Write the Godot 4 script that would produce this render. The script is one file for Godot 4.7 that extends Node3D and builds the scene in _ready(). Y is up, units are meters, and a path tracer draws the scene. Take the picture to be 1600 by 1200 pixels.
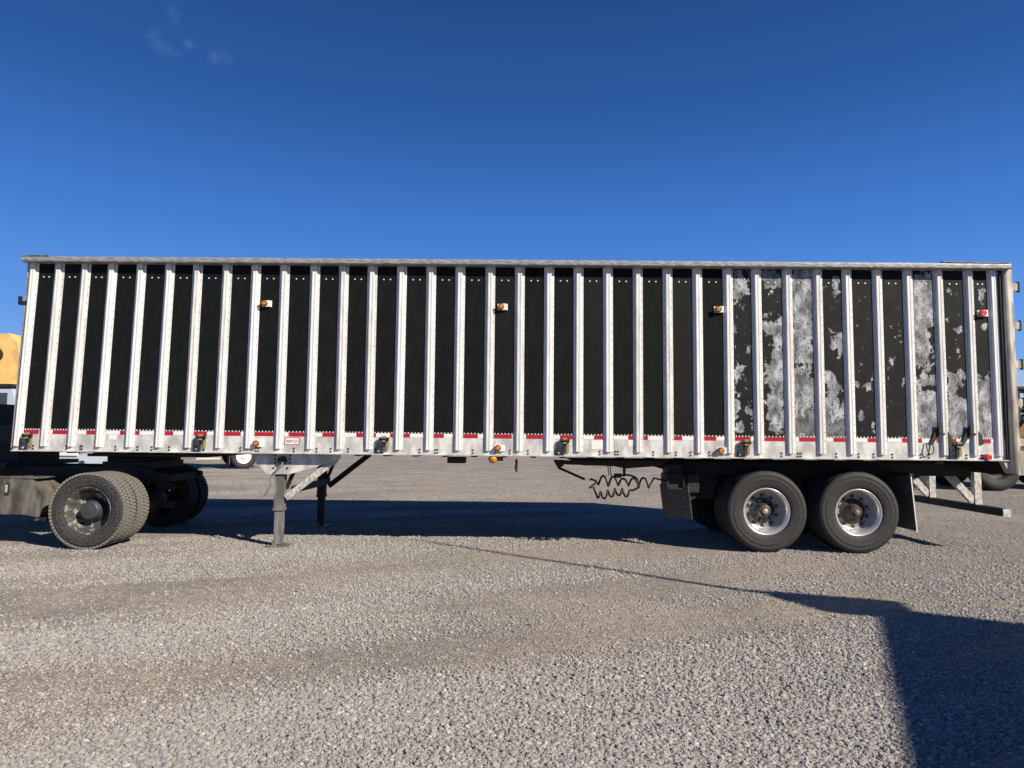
extends Node3D

# ------------------------------------------------------------------ helpers
var M := {}
var names := {}

func st_new() -> SurfaceTool:
	var st := SurfaceTool.new()
	st.begin(Mesh.PRIMITIVE_TRIANGLES)
	return st

func tri(st: SurfaceTool, a: Vector3, b: Vector3, c: Vector3) -> void:
	# a, b, c counter-clockwise seen from outside
	st.add_vertex(a); st.add_vertex(c); st.add_vertex(b)

func quad(st: SurfaceTool, a: Vector3, b: Vector3, c: Vector3, d: Vector3) -> void:
	tri(st, a, b, c); tri(st, a, c, d)

func bx(st: SurfaceTool, c: Vector3, s: Vector3, b := Basis()) -> void:
	st.set_smooth_group(-1)
	var h := s * 0.5
	var p := []
	for i in 8:
		p.append(c + b * Vector3(h.x * (1 if i & 1 else -1), h.y * (1 if i & 2 else -1), h.z * (1 if i & 4 else -1)))
	quad(st, p[4], p[5], p[7], p[6]); quad(st, p[1], p[0], p[2], p[3])
	quad(st, p[5], p[1], p[3], p[7]); quad(st, p[0], p[4], p[6], p[2])
	quad(st, p[6], p[7], p[3], p[2]); quad(st, p[0], p[1], p[5], p[4])

func bar(st: SurfaceTool, a: Vector3, b: Vector3, w: float, h: float, up := Vector3.UP) -> void:
	var d := (b - a).normalized()
	if absf(d.dot(up)) > 0.99: up = Vector3(0, 0, 1)
	var s := up.cross(d).normalized()
	bx(st, (a + b) * 0.5, Vector3(w, h, (b - a).length()), Basis(s, d.cross(s), d))

func sweep(st: SurfaceTool, prof: Array, a: Vector3, ax: Vector3, ay: Vector3, ext: Vector3, caps := true, smooth := false) -> void:
	# closed profile (counter-clockwise seen against ext), extruded by ext
	st.set_smooth_group(0 if smooth else -1)
	var n := prof.size()
	for i in n:
		var p: Vector2 = prof[i]
		var q: Vector2 = prof[(i + 1) % n]
		var p0 := a + ax * p.x + ay * p.y
		var q0 := a + ax * q.x + ay * q.y
		quad(st, p0 + ext, q0 + ext, q0, p0) if ax.cross(ay).dot(ext) < 0 else quad(st, p0, q0, q0 + ext, p0 + ext)
	if caps:
		st.set_smooth_group(-1)
		var idx := Geometry2D.triangulate_polygon(PackedVector2Array(prof))
		for k in range(0, idx.size(), 3):
			var t := []
			for m in 3:
				var v: Vector2 = prof[idx[k + m]]
				t.append(a + ax * v.x + ay * v.y)
			var nn: Vector3 = (t[1] - t[0]).cross(t[2] - t[0])
			if nn.dot(ext) > 0: t = [t[0], t[2], t[1]]
			tri(st, t[0], t[1], t[2])
			tri(st, t[0] + ext, t[2] + ext, t[1] + ext)

func lathe(st: SurfaceTool, prof: Array, c: Vector3, ax: Vector3, seg := 48, smooth := true) -> void:
	# prof: Vector2(along axis, radius), radius outward on the left of travel
	var u := ax.cross(Vector3.UP)
	if u.length() < 0.1: u = ax.cross(Vector3.RIGHT)
	u = u.normalized()
	var v := ax.cross(u).normalized()
	st.set_smooth_group(1 if smooth else -1)
	for i in prof.size() - 1:
		var p: Vector2 = prof[i]
		var q: Vector2 = prof[i + 1]
		for k in seg:
			var t0 := TAU * k / seg
			var t1 := TAU * (k + 1) / seg
			var d0 := u * cos(t0) + v * sin(t0)
			var d1 := u * cos(t1) + v * sin(t1)
			var a := c + ax * p.x + d0 * p.y
			var b := c + ax * p.x + d1 * p.y
			var e := c + ax * q.x + d1 * q.y
			var f := c + ax * q.x + d0 * q.y
			if p.y > 1e-5: tri(st, a, b, e)
			if q.y > 1e-5: tri(st, a, e, f)

func cyl(st: SurfaceTool, a: Vector3, b: Vector3, r: float, seg := 12, r2 := -1.0) -> void:
	if r2 < 0: r2 = r
	var ax := (b - a).normalized()
	var l := (b - a).length()
	lathe(st, [Vector2(0, 0), Vector2(0, r)], a, ax, seg, false)
	lathe(st, [Vector2(0, r), Vector2(l, r2)], a, ax, seg, true)
	lathe(st, [Vector2(l, r2), Vector2(l, 0)], a, ax, seg, false)

func tube(st: SurfaceTool, pts: Array, r: float, seg := 8) -> void:
	st.set_smooth_group(1)
	var rings := []
	var up := Vector3(0.31, 0.9, 0.2).normalized()
	for i in pts.size():
		var a: Vector3 = pts[maxi(i - 1, 0)]
		var b: Vector3 = pts[mini(i + 1, pts.size() - 1)]
		var d := (b - a).normalized()
		var s := d.cross(up).normalized()
		up = s.cross(d).normalized()
		var ring := []
		for k in seg:
			var t := TAU * k / seg
			ring.append((pts[i] as Vector3) + (s * cos(t) + up * sin(t)) * r)
		rings.append(ring)
	for i in rings.size() - 1:
		for k in seg:
			var k2 := (k + 1) % seg
			quad(st, rings[i][k], rings[i][k2], rings[i + 1][k2], rings[i + 1][k])

func curve(pts: Array, n := 8) -> Array:
	var c := Curve3D.new()
	for i in pts.size():
		var a: Vector3 = pts[maxi(i - 1, 0)]
		var b: Vector3 = pts[mini(i + 1, pts.size() - 1)]
		var t := (b - a) / 6.0
		c.add_point(pts[i], -t, t)
	var out := []
	for i in pts.size() - 1:
		for k in n: out.append(c.sample(i, float(k) / n))
	out.append(pts[-1])
	return out

func obj(called: String, st: SurfaceTool, m: Material, parent: Node3D = self) -> MeshInstance3D:
	st.generate_normals()
	return inst(called, st.commit(), m, parent)

func inst(called: String, mesh: Mesh, m: Material, parent: Node3D = self, at := Vector3.ZERO) -> MeshInstance3D:
	var o := MeshInstance3D.new()
	o.mesh = mesh
	o.material_override = m
	o.position = at
	put(o, called, parent)
	return o

func put(o: Node3D, called: String, parent: Node3D) -> void:
	if parent == self:
		var k: int = names.get(called, 0)
		names[called] = k + 1
		if k: called = "%s_%03d" % [called, k]
	o.name = called
	parent.add_child(o, true)

func node(called: String, at := Vector3.ZERO, parent: Node3D = self, turn := 0.0) -> Node3D:
	var o := Node3D.new()
	o.position = at
	o.rotation.y = turn
	put(o, called, parent)
	return o

func tag(o: Node3D, label: String, category := "", group := "", kind := "") -> Node3D:
	if label: o.set_meta("label", label)
	if category: o.set_meta("category", category)
	if group: o.set_meta("group", group)
	if kind: o.set_meta("kind", kind)
	return o

func stuff(o: Node3D) -> Node3D:
	o.set_meta("kind", "stuff")
	return o

func noise_tex(fs: float, ramp: Array, w := 512, seed_ := 1, oct := 4, normal := false, bump := 4.0) -> NoiseTexture2D:
	var n := FastNoiseLite.new()
	n.seed = seed_
	n.noise_type = FastNoiseLite.TYPE_SIMPLEX_SMOOTH
	n.frequency = fs
	n.fractal_octaves = oct
	var t := NoiseTexture2D.new()
	t.noise = n
	t.width = w
	t.height = w
	t.seamless = true
	t.as_normal_map = normal
	t.bump_strength = bump
	if ramp:
		var g := Gradient.new()
		var offs := PackedFloat32Array()
		var cols := PackedColorArray()
		for r in ramp:
			offs.append(r[0]); cols.append(r[1])
		g.offsets = offs
		g.colors = cols
		t.color_ramp = g
	return t

func lin(r: float, g: float, b: float) -> Color:
	return Color(r, g, b).linear_to_srgb()

func mat(c: Color, rough := 0.6, metal := 0.0, ramp_lo := 1.0, ramp_hi := 1.0, fs := 0.02, scale := Vector3(1, 1, 1), seed_ := 1) -> StandardMaterial3D:
	var m := StandardMaterial3D.new()
	m.albedo_color = c
	m.roughness = rough
	m.metallic = metal
	if ramp_lo != ramp_hi:
		m.albedo_texture = noise_tex(fs, [[0.25, Color(ramp_lo, ramp_lo, ramp_lo)], [0.75, Color(ramp_hi, ramp_hi, ramp_hi)]], 512, seed_)
		m.uv1_triplanar = true
		m.uv1_world_triplanar = true
		m.uv1_scale = scale
	return m

func materials() -> void:
	M.alu = mat(lin(0.70, 0.698, 0.69), 0.55, 0.0, 0.93, 1.0, 0.012, Vector3(3.0, 0.3, 3.0), 3)
	M.alu2 = mat(lin(0.66, 0.657, 0.648), 0.58, 0.0, 0.89, 1.0, 0.01, Vector3(3.0, 0.35, 3.0), 4)
	M.alu3 = mat(lin(0.74, 0.736, 0.725), 0.5, 0.0, 0.92, 1.0, 0.015, Vector3(3.0, 0.25, 3.0), 6)
	M.rail = mat(lin(0.63, 0.627, 0.613), 0.5, 0.05, 0.80, 1.0, 0.012, Vector3(0.7, 0.5, 0.7), 5)
	M.toprail = mat(lin(0.45, 0.45, 0.45), 0.4, 0.35, 0.7, 1.0, 0.03, Vector3(0.5, 2.0, 2.0), 7)
	M.black = mat(lin(0.0080, 0.0092, 0.0095), 0.55, 0.0, 0.88, 1.0, 0.012, Vector3(1.2, 0.4, 1.2), 9)
	M.black.metallic_specular = 0.22
	M.black.roughness = 0.7
	M.black2 = mat(lin(0.0065, 0.007, 0.0075), 0.62, 0.0, 0.8, 1.0, 0.008, Vector3(1.0, 0.5, 1.0), 10)
	M.black2.metallic_specular = 0.3
	M.black3 = mat(lin(0.0100, 0.0113, 0.0117), 0.75, 0.0, 0.75, 1.0, 0.006, Vector3(1.3, 0.6, 1.3), 12)
	M.black3.metallic_specular = 0.2
	M.dark = mat(lin(0.018, 0.017, 0.016), 0.65, 0.0, 0.5, 1.0, 0.03, Vector3(1.5, 1.5, 1.5), 11)
	M.rivet = mat(lin(0.82, 0.82, 0.80), 0.35, 0.3)
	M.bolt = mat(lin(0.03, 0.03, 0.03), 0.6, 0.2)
	M.red = mat(lin(0.50, 0.012, 0.028), 0.4, 0.0, 0.75, 1.0, 0.03, Vector3(3, 3, 3), 13)
	M.white = mat(lin(0.82, 0.82, 0.80), 0.4, 0.0, 0.9, 1.0, 0.03, Vector3(3, 3, 3), 15)
	M.amber = mat(lin(0.55, 0.19, 0.015), 0.25)
	M.amberdark = mat(lin(0.13, 0.035, 0.008), 0.4)
	M.redlens = mat(lin(0.62, 0.03, 0.03), 0.25)
	M.rubber = mat(lin(0.022, 0.022, 0.023), 0.72, 0.0, 0.65, 1.15, 0.02, Vector3(2, 2, 2), 17)
	M.sidewall = mat(lin(0.055, 0.054, 0.052), 0.8, 0.0, 0.45, 1.1, 0.02, Vector3(3, 3, 3), 19)
	M.tread = mat(lin(0.24, 0.225, 0.20), 0.95, 0.0, 0.55, 1.1, 0.04, Vector3(3, 3, 3), 21)
	M.polished = mat(lin(0.80, 0.81, 0.83), 0.28, 0.65, 0.85, 1.0, 0.03, Vector3(3, 3, 3), 23)
	M.discmetal = mat(lin(0.36, 0.36, 0.37), 0.4, 0.4, 0.75, 1.0, 0.012, Vector3(3, 3, 3), 24)
	M.hub = mat(lin(0.10, 0.10, 0.105), 0.45, 0.3, 0.6, 1.0, 0.03, Vector3(4, 4, 4), 25)
	M.rust = mat(lin(0.062, 0.040, 0.030), 0.8, 0.0, 0.5, 1.1, 0.03, Vector3(4, 4, 4), 27)
	M.brass = mat(lin(0.55, 0.36, 0.22), 0.4, 0.4)
	M.steelwhite = mat(lin(0.36, 0.35, 0.33), 0.7)
	M.steelwhite.albedo_texture = noise_tex(0.007, [[0.0, Color(0.34, 0.34, 0.33)], [0.70, Color(0.46, 0.45, 0.44)], [0.73, Color(1, 1, 1)], [1.0, Color(0.9, 0.9, 0.9)]], 512, 29)
	M.steelwhite.uv1_triplanar = true
	M.steelwhite.uv1_scale = Vector3(2, 2, 2)
	M.dustsilver = mat(lin(0.25, 0.245, 0.235), 0.6, 0.25, 0.72, 1.0, 0.006, Vector3(2.2, 0.7, 2.2), 31)
	M.boxmetal = mat(lin(0.17, 0.158, 0.135), 0.6, 0.2, 0.62, 1.0, 0.005, Vector3(1.8, 0.6, 1.8), 33)
	M.galv = mat(lin(0.62, 0.60, 0.56), 0.5, 0.15, 0.75, 1.0, 0.02, Vector3(2, 1, 2), 35)
	M.strap = mat(lin(0.42, 0.33, 0.16), 0.8, 0.0, 0.6, 1.0, 0.05, Vector3(5, 5, 5), 37)
	M.flap = mat(lin(0.10, 0.10, 0.095), 0.85, 0.0, 0.6, 1.1, 0.02, Vector3(2, 2, 2), 39)
	M.weathered = mat(lin(0.52, 0.49, 0.44), 0.6, 0.1, 0.70, 1.0, 0.007, Vector3(2, 0.5, 2), 41)
	M.yellow = mat(lin(0.80, 0.52, 0.19), 0.5, 0.0, 0.88, 1.0, 0.004, Vector3(0.5, 0.5, 0.5), 43)
	M.loader = mat(lin(0.20, 0.10, 0.025), 0.6, 0.0, 0.6, 1.0, 0.006, Vector3(0.7, 0.7, 0.7), 49)
	M.blue = mat(lin(0.02, 0.12, 0.34), 0.3, 0.0)
	M.paleblue = mat(lin(0.42, 0.48, 0.56), 0.35, 0.0)
	M.tank = mat(lin(0.30, 0.27, 0.26), 0.4, 0.3, 0.7, 1.0, 0.02, Vector3(1, 1, 1), 45)
	M.glass = mat(lin(0.03, 0.05, 0.05), 0.08)
	M.brick = mat(lin(0.32, 0.29, 0.25), 0.85, 0.0, 0.7, 1.0, 0.02, Vector3(1, 1, 1), 47)
	M.bark = mat(lin(0.08, 0.06, 0.04), 0.9)
	M.leaf = mat(lin(0.045, 0.075, 0.025), 0.7)
	M.leaf.backlight_enabled = true
	M.leaf.backlight = Color(0.2, 0.25, 0.1)
	M.gravel = mat(Color.WHITE, 0.9)
	M.gravel.vertex_color_use_as_albedo = true

# ------------------------------------------------------------------ scene
const SUN := Vector3(-1.25, -1.0, -0.98)   # the way sunlight travels
const FRONT := -6.835
const REAR := 6.60
const TOP := 3.94
const BOT := 1.266
const EDGE := [-6.69, -6.33, -5.96, -5.585, -5.18, -4.78, -4.386, -3.975, -3.57, -3.165, -2.745, -2.345, -1.95, -1.545, -1.138, -0.738, -0.325, 0.083, 0.485, 0.888, 1.293, 1.700, 2.110, 2.518, 2.933, 3.325, 3.746, 4.158, 4.561, 4.973, 5.390, 5.805, 6.215, 6.537]
const PW := 0.136

func camera_sky_sun() -> void:
	var cam := Camera3D.new()
	cam.name = "camera"
	cam.transform = Transform3D(Basis(Vector3(0.99991965, 0.00979558, -0.0080467), Vector3(-0.00917722, 0.99724667, 0.07358571), Vector3(0.00874536, -0.07350595, 0.99725643)), Vector3(0, 1.569, 9.1244))
	cam.fov = rad_to_deg(2.0 * atan(600.0 / 1050.0))
	cam.near = 0.05
	cam.far = 900.0
	add_child(cam)
	cam.current = true
	var sun := DirectionalLight3D.new()
	sun.name = "sun"
	sun.light_color = Color(1.0, 0.955, 0.88)
	sun.light_energy = 1.6
	sun.light_angular_distance = 0.5
	sun.shadow_enabled = true
	add_child(sun)
	sun.look_at_from_position(Vector3.ZERO, SUN, Vector3.UP)
	var e := Environment.new()
	e.background_mode = Environment.BG_SKY
	e.tonemap_mode = Environment.TONE_MAPPER_LINEAR
	e.tonemap_exposure = 1.45
	e.sdfgi_enabled = true
	e.ssao_enabled = true
	e.ssil_enabled = true
	var sm := PanoramaSkyMaterial.new()
	sm.panorama = sky_image()
	sm.energy_multiplier = 0.63
	var sky := Sky.new()
	sky.sky_material = sm
	e.sky = sky
	var we := WorldEnvironment.new()
	we.name = "environment"
	we.environment = e
	add_child(we)

func sky_image() -> ImageTexture:
	var w := 2048
	var h := 1024
	var img := Image.create(w, h, false, Image.FORMAT_RGBF)
	var stops := [[-90.0, Color(0.20, 0.19, 0.18)], [-1.0, Color(0.33, 0.36, 0.42)], [0.0, Color(0.46, 0.60, 0.80)], [4.0, Color(0.25, 0.47, 0.88)], [9.0, Color(0.135, 0.355, 0.88)], [16.0, Color(0.066, 0.228, 0.70)], [25.0, Color(0.031, 0.122, 0.405)], [35.0, Color(0.0185, 0.074, 0.262)], [55.0, Color(0.014, 0.055, 0.20)], [90.0, Color(0.012, 0.048, 0.18)]]
	var n := FastNoiseLite.new()
	n.seed = 4
	n.frequency = 0.012
	n.fractal_octaves = 5
	# small wisps seen in the blue: azimuth and height in degrees, size
	var wisps := [[-28.5, 29.6, 0.35, 0.55], [-29.6, 27.8, 0.5, 0.5], [-28.6, 27.3, 0.6, 0.35], [-27.3, 28.1, 0.4, 0.3], [-25.1, 27.6, 0.8, 0.4]]
	for y in h:
		var el := 90.0 - 180.0 * (y + 0.5) / h
		var c := Color.BLACK
		for i in stops.size() - 1:
			if el >= stops[i][0] and el <= stops[i + 1][0]:
				c = (stops[i][1] as Color).lerp(stops[i + 1][1], (el - stops[i][0]) / (stops[i + 1][0] - stops[i][0]))
		for x in w:
			var az := (x + 0.5) / w * 360.0
			if az > 180.0: az -= 360.0
			var k := c
			if el > -1.0 and el < 9.0:
				var band := clampf(1.0 - absf(el - 2.6) / 5.0, 0, 1)
				var v := n.get_noise_2d(x * 2.2, y * 5.0) * 0.5 + 0.5
				k = k.lerp(Color(0.80, 0.84, 0.90), clampf((v * 0.9 + band * 0.35 - 0.66) * 3.0, 0, 0.85) * band)
			if el < 26.0 or el > 31.0 or az < -32.0 or az > -22.0:
				img.set_pixel(x, y, k)
				continue
			for q in wisps:
				var dx: float = (az - q[0]) / q[2]
				var dy: float = (el - q[1]) / q[3]
				var g := exp(-(dx * dx + dy * dy)) * clampf(n.get_noise_2d(x * 14.0, y * 14.0) * 1.2 + 0.6, 0, 1)
				if g > 0.01: k = k.lerp(Color(0.30, 0.46, 0.80), g * 0.16)
			img.set_pixel(x, y, k)
	return ImageTexture.create_from_image(img)

# ------------------------------------------------------------------ ground
func ground() -> void:
	var m := StandardMaterial3D.new()
	m.roughness = 0.95
	var pebble := Image.create(1024, 1024, false, Image.FORMAT_RGB8)
	var n1 := FastNoiseLite.new()
	n1.noise_type = FastNoiseLite.TYPE_CELLULAR
	n1.cellular_return_type = FastNoiseLite.RETURN_CELL_VALUE
	n1.frequency = 0.085
	n1.seed = 3
	var n2 := FastNoiseLite.new()
	n2.frequency = 0.02
	n2.seed = 8
	n2.fractal_octaves = 5
	for y in 1024:
		for x in 1024:
			# wrapped so that it tiles: blend across the seam
			var a := n1.get_noise_2d(x, y)
			var v := 0.86 + 0.16 * a + 0.10 * n2.get_noise_2d(x, y)
			pebble.set_pixel(x, y, Color(v, v * (0.985 + 0.012 * a), v * 0.97))
	m.albedo_texture = ImageTexture.create_from_image(pebble)
	m.uv1_triplanar = true
	m.uv1_world_triplanar = true
	m.uv1_scale = Vector3(0.37, 0.37, 0.37)
	m.albedo_color = lin(0.425, 0.390, 0.356)
	m.heightmap_enabled = true
	m.heightmap_texture = noise_tex(0.09, [], 1024, 6, 3)
	m.heightmap_scale = 1.2
	m.detail_enabled = true
	m.detail_blend_mode = BaseMaterial3D.BLEND_MODE_MUL
	m.detail_uv_layer = BaseMaterial3D.DETAIL_UV_2
	m.detail_albedo = noise_tex(0.006, [[0.3, Color(0.89, 0.89, 0.89)], [0.5, Color(0.95, 0.945, 0.935)], [0.7, Color(1.0, 0.985, 0.96)]], 1024, 12, 6)
	var st := st_new()
	st.set_smooth_group(-1)
	var R := 420.0
	for i in 12:
		for j in 12:
			var x0 := -R + i * R / 6
			var z0 := -R + j * R / 6
			var p := [Vector3(x0, 0, z0), Vector3(x0, 0, z0 + R / 6), Vector3(x0 + R / 6, 0, z0 + R / 6), Vector3(x0 + R / 6, 0, z0)]
			for k in [0, 2, 1, 0, 3, 2]:
				st.set_uv2(Vector2(p[k].x, p[k].z) / 13.0)
				st.set_uv(Vector2(p[k].x, p[k].z) / 13.0)
				st.add_vertex(p[k])
	tag(obj("ground", st, m), "pale grey crushed gravel yard", "", "", "structure")
	# strip of bare reddish earth in the distance
	gravel()

func stone(seed_: int) -> ArrayMesh:
	var r := RandomNumberGenerator.new()
	r.seed = seed_
	var st := st_new()
	st.set_smooth_group(-1)
	var v := []
	var ph := (1.0 + sqrt(5.0)) / 2.0
	for s in [-1.0, 1.0]:
		for t in [-1.0, 1.0]:
			v.append(Vector3(0, s, t * ph)); v.append(Vector3(s, t * ph, 0)); v.append(Vector3(t * ph, 0, s))
	for i in v.size(): v[i] = (v[i] as Vector3).normalized() * r.randf_range(0.32, 0.58) * Vector3(1, 0.7, 0.8)
	# hull of the points
	for i in 12:
		for j in range(i + 1, 12):
			for k in range(j + 1, 12):
				var nn: Vector3 = (v[j] - v[i]).cross(v[k] - v[i])
				var above := 0
				var below := 0
				for q in 12:
					if q == i or q == j or q == k: continue
					if nn.dot(v[q] - v[i]) > 0: above += 1
					else: below += 1
				if above == 0: tri(st, v[i], v[j], v[k])
				elif below == 0: tri(st, v[i], v[k], v[j])
	st.generate_normals()
	return st.commit()

func gravel() -> void:
	var r := RandomNumberGenerator.new()
	r.seed = 77
	var dens := FastNoiseLite.new()
	dens.seed = 5
	dens.frequency = 0.35
	dens.fractal_octaves = 3
	var cols := [Vector3(0.32, 0.302, 0.29), Vector3(0.28, 0.268, 0.263), Vector3(0.34, 0.318, 0.298), Vector3(0.24, 0.234, 0.233), Vector3(0.31, 0.286, 0.272), Vector3(0.39, 0.372, 0.352)]
	for g in 4:
		var buf := PackedFloat32Array()
		var count := 0
		while count < 135000:
			# depth in front of the camera, crowded towards it
			var d := 2.6 + 26.0 * pow(r.randf(), 2.0)
			var half := d * 0.86 + 0.5
			var x := r.randf_range(-half, half)
			var z := 9.12 - d
			var k := dens.get_noise_2d(x * 0.28, (z + 0.40 * x) * 1.4) * 0.75 + 0.5
			if r.randf() > clampf(0.2 + (k - 0.35) * 2.2, 0.10, 1.0): continue
			var s := 0.008 + 0.011 * r.randf() + 0.022 * pow(r.randf(), 9.0)
			s *= 0.8 + 0.5 * k
			var b := Basis.from_euler(Vector3(r.randf_range(-0.6, 0.6), r.randf() * TAU, r.randf_range(-0.6, 0.6))).scaled(Vector3(s * r.randf_range(0.85, 1.4), s, s))
			var c: Vector3 = cols[r.randi() % 6] * r.randf_range(0.76, 1.06)
			buf.append_array(PackedFloat32Array([b.x.x, b.y.x, b.z.x, x, b.x.y, b.y.y, b.z.y, s * 0.15, b.x.z, b.y.z, b.z.z, z, c.x, c.y, c.z, 1.0]))
			count += 1
		var mm := MultiMesh.new()
		mm.transform_format = MultiMesh.TRANSFORM_3D
		mm.use_colors = true
		mm.mesh = stone(100 + g)
		mm.instance_count = count
		mm.buffer = buf
		var o := MultiMeshInstance3D.new()
		o.multimesh = mm
		o.material_override = M.gravel
		put(o, "gravel", self)
		tag(o, ["loose grey crushed stones strewn over the yard", "loose angular pinkish stones strewn over the yard", "loose flat tan stones strewn over the yard", "loose rounded stones strewn over the yard"][g], "gravel", "", "stuff")

# ------------------------------------------------------------------ wheels
func tyre_mesh(R: float, rim: float, w: float, ribbed: bool) -> ArrayMesh:
	var h := w * 0.5
	var st := st_new()
	var side := [Vector2(-h * 0.70, rim - 0.012), Vector2(-h * 0.80, rim + 0.006), Vector2(-h * 0.93, rim + 0.035), Vector2(-h * 0.945, rim + 0.04), Vector2(-h, rim + (R - rim) * 0.40), Vector2(-h * 1.0, rim + (R - rim) * 0.52), Vector2(-h * 1.015, rim + (R - rim) * 0.54), Vector2(-h * 0.99, rim + (R - rim) * 0.58), Vector2(-h * 0.97, rim + (R - rim) * 0.74), Vector2(-h * 0.985, rim + (R - rim) * 0.76), Vector2(-h * 0.96, rim + (R - rim) * 0.79), Vector2(-h * 0.91, R - 0.028), Vector2(-h * 0.80, R - 0.008)]
	var prof := side.duplicate()
	if ribbed:
		for g in [-0.52, -0.18, 0.18, 0.52]:
			for q in [Vector2(g * h - 0.009, R), Vector2(g * h - 0.007, R - 0.014), Vector2(g * h + 0.007, R - 0.014), Vector2(g * h + 0.009, R)]: prof.append(q)
	else:
		prof.append(Vector2(-h * 0.7, R - 0.004))
		prof.append(Vector2(h * 0.7, R - 0.004))
	for i in side.size():
		var p: Vector2 = side[side.size() - 1 - i]
		prof.append(Vector2(-p.x, p.y))
	lathe(st, prof, Vector3.ZERO, Vector3(0, 0, -1), 72)
	st.generate_normals()
	return st.commit()

func lug_mesh(R: float, w: float) -> ArrayMesh:
	var st := st_new()
	var h := w * 0.5
	var n := 66
	for row in [[-0.80, 0.36, 0.0], [-0.30, 0.40, 0.5], [0.30, 0.40, 0.0], [0.80, 0.36, 0.5]]:
		for k in n:
			var t: float = TAU * (k + row[2]) / n
			var b := Basis(Vector3(0, 0, 1), t)
			bx(st, b * Vector3(0, R - 0.002, row[0] * h), Vector3(TAU * R / n * 0.80, 0.028, row[1] * h), b * Basis(Vector3(0, 1, 0), 0.25 * signf(row[0])))
	st.generate_normals()
	return st.commit()

var wm := {}
func wheel_meshes() -> void:
	wm.tyre = tyre_mesh(0.55, 0.305, 0.28, true)
	wm.drive = tyre_mesh(0.488, 0.30, 0.275, false)
	wm.lugs = lug_mesh(0.488, 0.275)
	for k in ["", "d"]:
		var r := 0.305 if k == "" else 0.30
		var st := st_new()
		# rim: outer lip, drop well and deep disc (face looks along +z)
		var prof := [Vector2(-0.10, r - 0.014), Vector2(0.096, r - 0.012), Vector2(0.108, r + 0.010), Vector2(0.116, r + 0.012), Vector2(0.118, r + 0.004), Vector2(0.108, r - 0.006), Vector2(0.085, r - 0.028), Vector2(0.05, r - 0.034), Vector2(0.02, r - 0.046), Vector2(-0.03, r - 0.056), Vector2(-0.050, r - 0.066)]
		lathe(st, prof, Vector3.ZERO, Vector3(0, 0, 1), 64)
		st.generate_normals()
		wm["rim" + k] = st.commit()
		st = st_new()
		lathe(st, [Vector2(-0.050, r - 0.066), Vector2(-0.057, r - 0.080), Vector2(-0.060, r - 0.095), Vector2(-0.060, 0.150), Vector2(-0.060, 0.10)], Vector3.ZERO, Vector3(0, 0, 1), 64)
		st.generate_normals()
		wm["disc" + k] = st.commit()
		st = st_new()
		lathe(st, [Vector2(-0.062, 0.176), Vector2(-0.050, 0.172), Vector2(-0.046, 0.164), Vector2(-0.046, 0.108), Vector2(-0.03, 0.105), Vector2(0.03, 0.088), Vector2(0.055, 0.080), Vector2(0.062, 0.070), Vector2(0.062, 0.048), Vector2(0.062, 0.0)] if k == "" else [Vector2(-0.062, 0.165), Vector2(-0.045, 0.160), Vector2(0.0, 0.125), Vector2(0.075, 0.115), Vector2(0.085, 0.105), Vector2(0.078, 0.085), Vector2(0.086, 0.06), Vector2(0.086, 0.0)], Vector3.ZERO, Vector3(0, 0, 1), 40)
		st.generate_normals()
		wm["hub" + k] = st.commit()
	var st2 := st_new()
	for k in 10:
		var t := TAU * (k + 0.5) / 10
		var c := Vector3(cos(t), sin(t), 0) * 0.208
		cyl(st2, c + Vector3(0, 0, -0.075), c + Vector3(0, 0, -0.0555), 0.025, 14)  # dark plugs stand in for the shaded openings; nothing is cut
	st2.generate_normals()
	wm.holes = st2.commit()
	st2 = st_new()
	for k in 10:
		var t := TAU * k / 10
		var c := Vector3(cos(t), sin(t), 0) * 0.143
		cyl(st2, c + Vector3(0, 0, -0.05), c + Vector3(0, 0, -0.018), 0.017, 6)
	st2.generate_normals()
	wm.nuts = st2.commit()
	st2 = st_new()
	lathe(st2, [Vector2(0.06, 0.038), Vector2(0.080, 0.036), Vector2(0.086, 0.030), Vector2(0.083, 0.024), Vector2(0.088, 0.018), Vector2(0.089, 0.0)], Vector3.ZERO, Vector3(0, 0, 1), 24)
	st2.generate_normals()
	wm.cap = st2.commit()

func wheel(parent: Node3D, at: Vector3, style: String, flip := false) -> Node3D:
	var w := node("wheel", at, parent)
	if flip: w.rotation.y = PI
	if style == "drive":
		inst("tyre", wm.drive, M.sidewall, w); inst("tread", wm.lugs, M.tread, w)
		inst("rim", wm.rimd, M.steelwhite, w); inst("disc", wm.discd, M.steelwhite, w); inst("hub", wm.hubd, M.hub, w)
	elif style == "inner_drive":
		inst("tyre", wm.drive, M.sidewall, w); inst("tread", wm.lugs, M.tread, w)
	elif style == "shaded_drive":
		inst("tyre", wm.drive, M.rubber, w); inst("tread", wm.lugs, M.rubber, w); inst("disc", wm.discd, M.hub, w)  # tyre and tread blackened to imitate shade below the trailer
	elif style == "inner":
		inst("tyre", wm.tyre, M.rubber, w)
	else:
		inst("tyre", wm.tyre, M.rubber, w); inst("rim", wm.rim, M.polished, w); inst("disc", wm.disc, M.discmetal, w)
		inst("hub", wm.hub, M.rust if style == "rusty" else M.hub, w)
		inst("hole_shade_discs", wm.holes, M.bolt, w)
		if style != "rusty": inst("wheel_nuts", wm.nuts, M.bolt, w)
		inst("hub_cap", wm.cap, M.brass if style != "rusty" else M.dustsilver, w)
	return w

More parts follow.
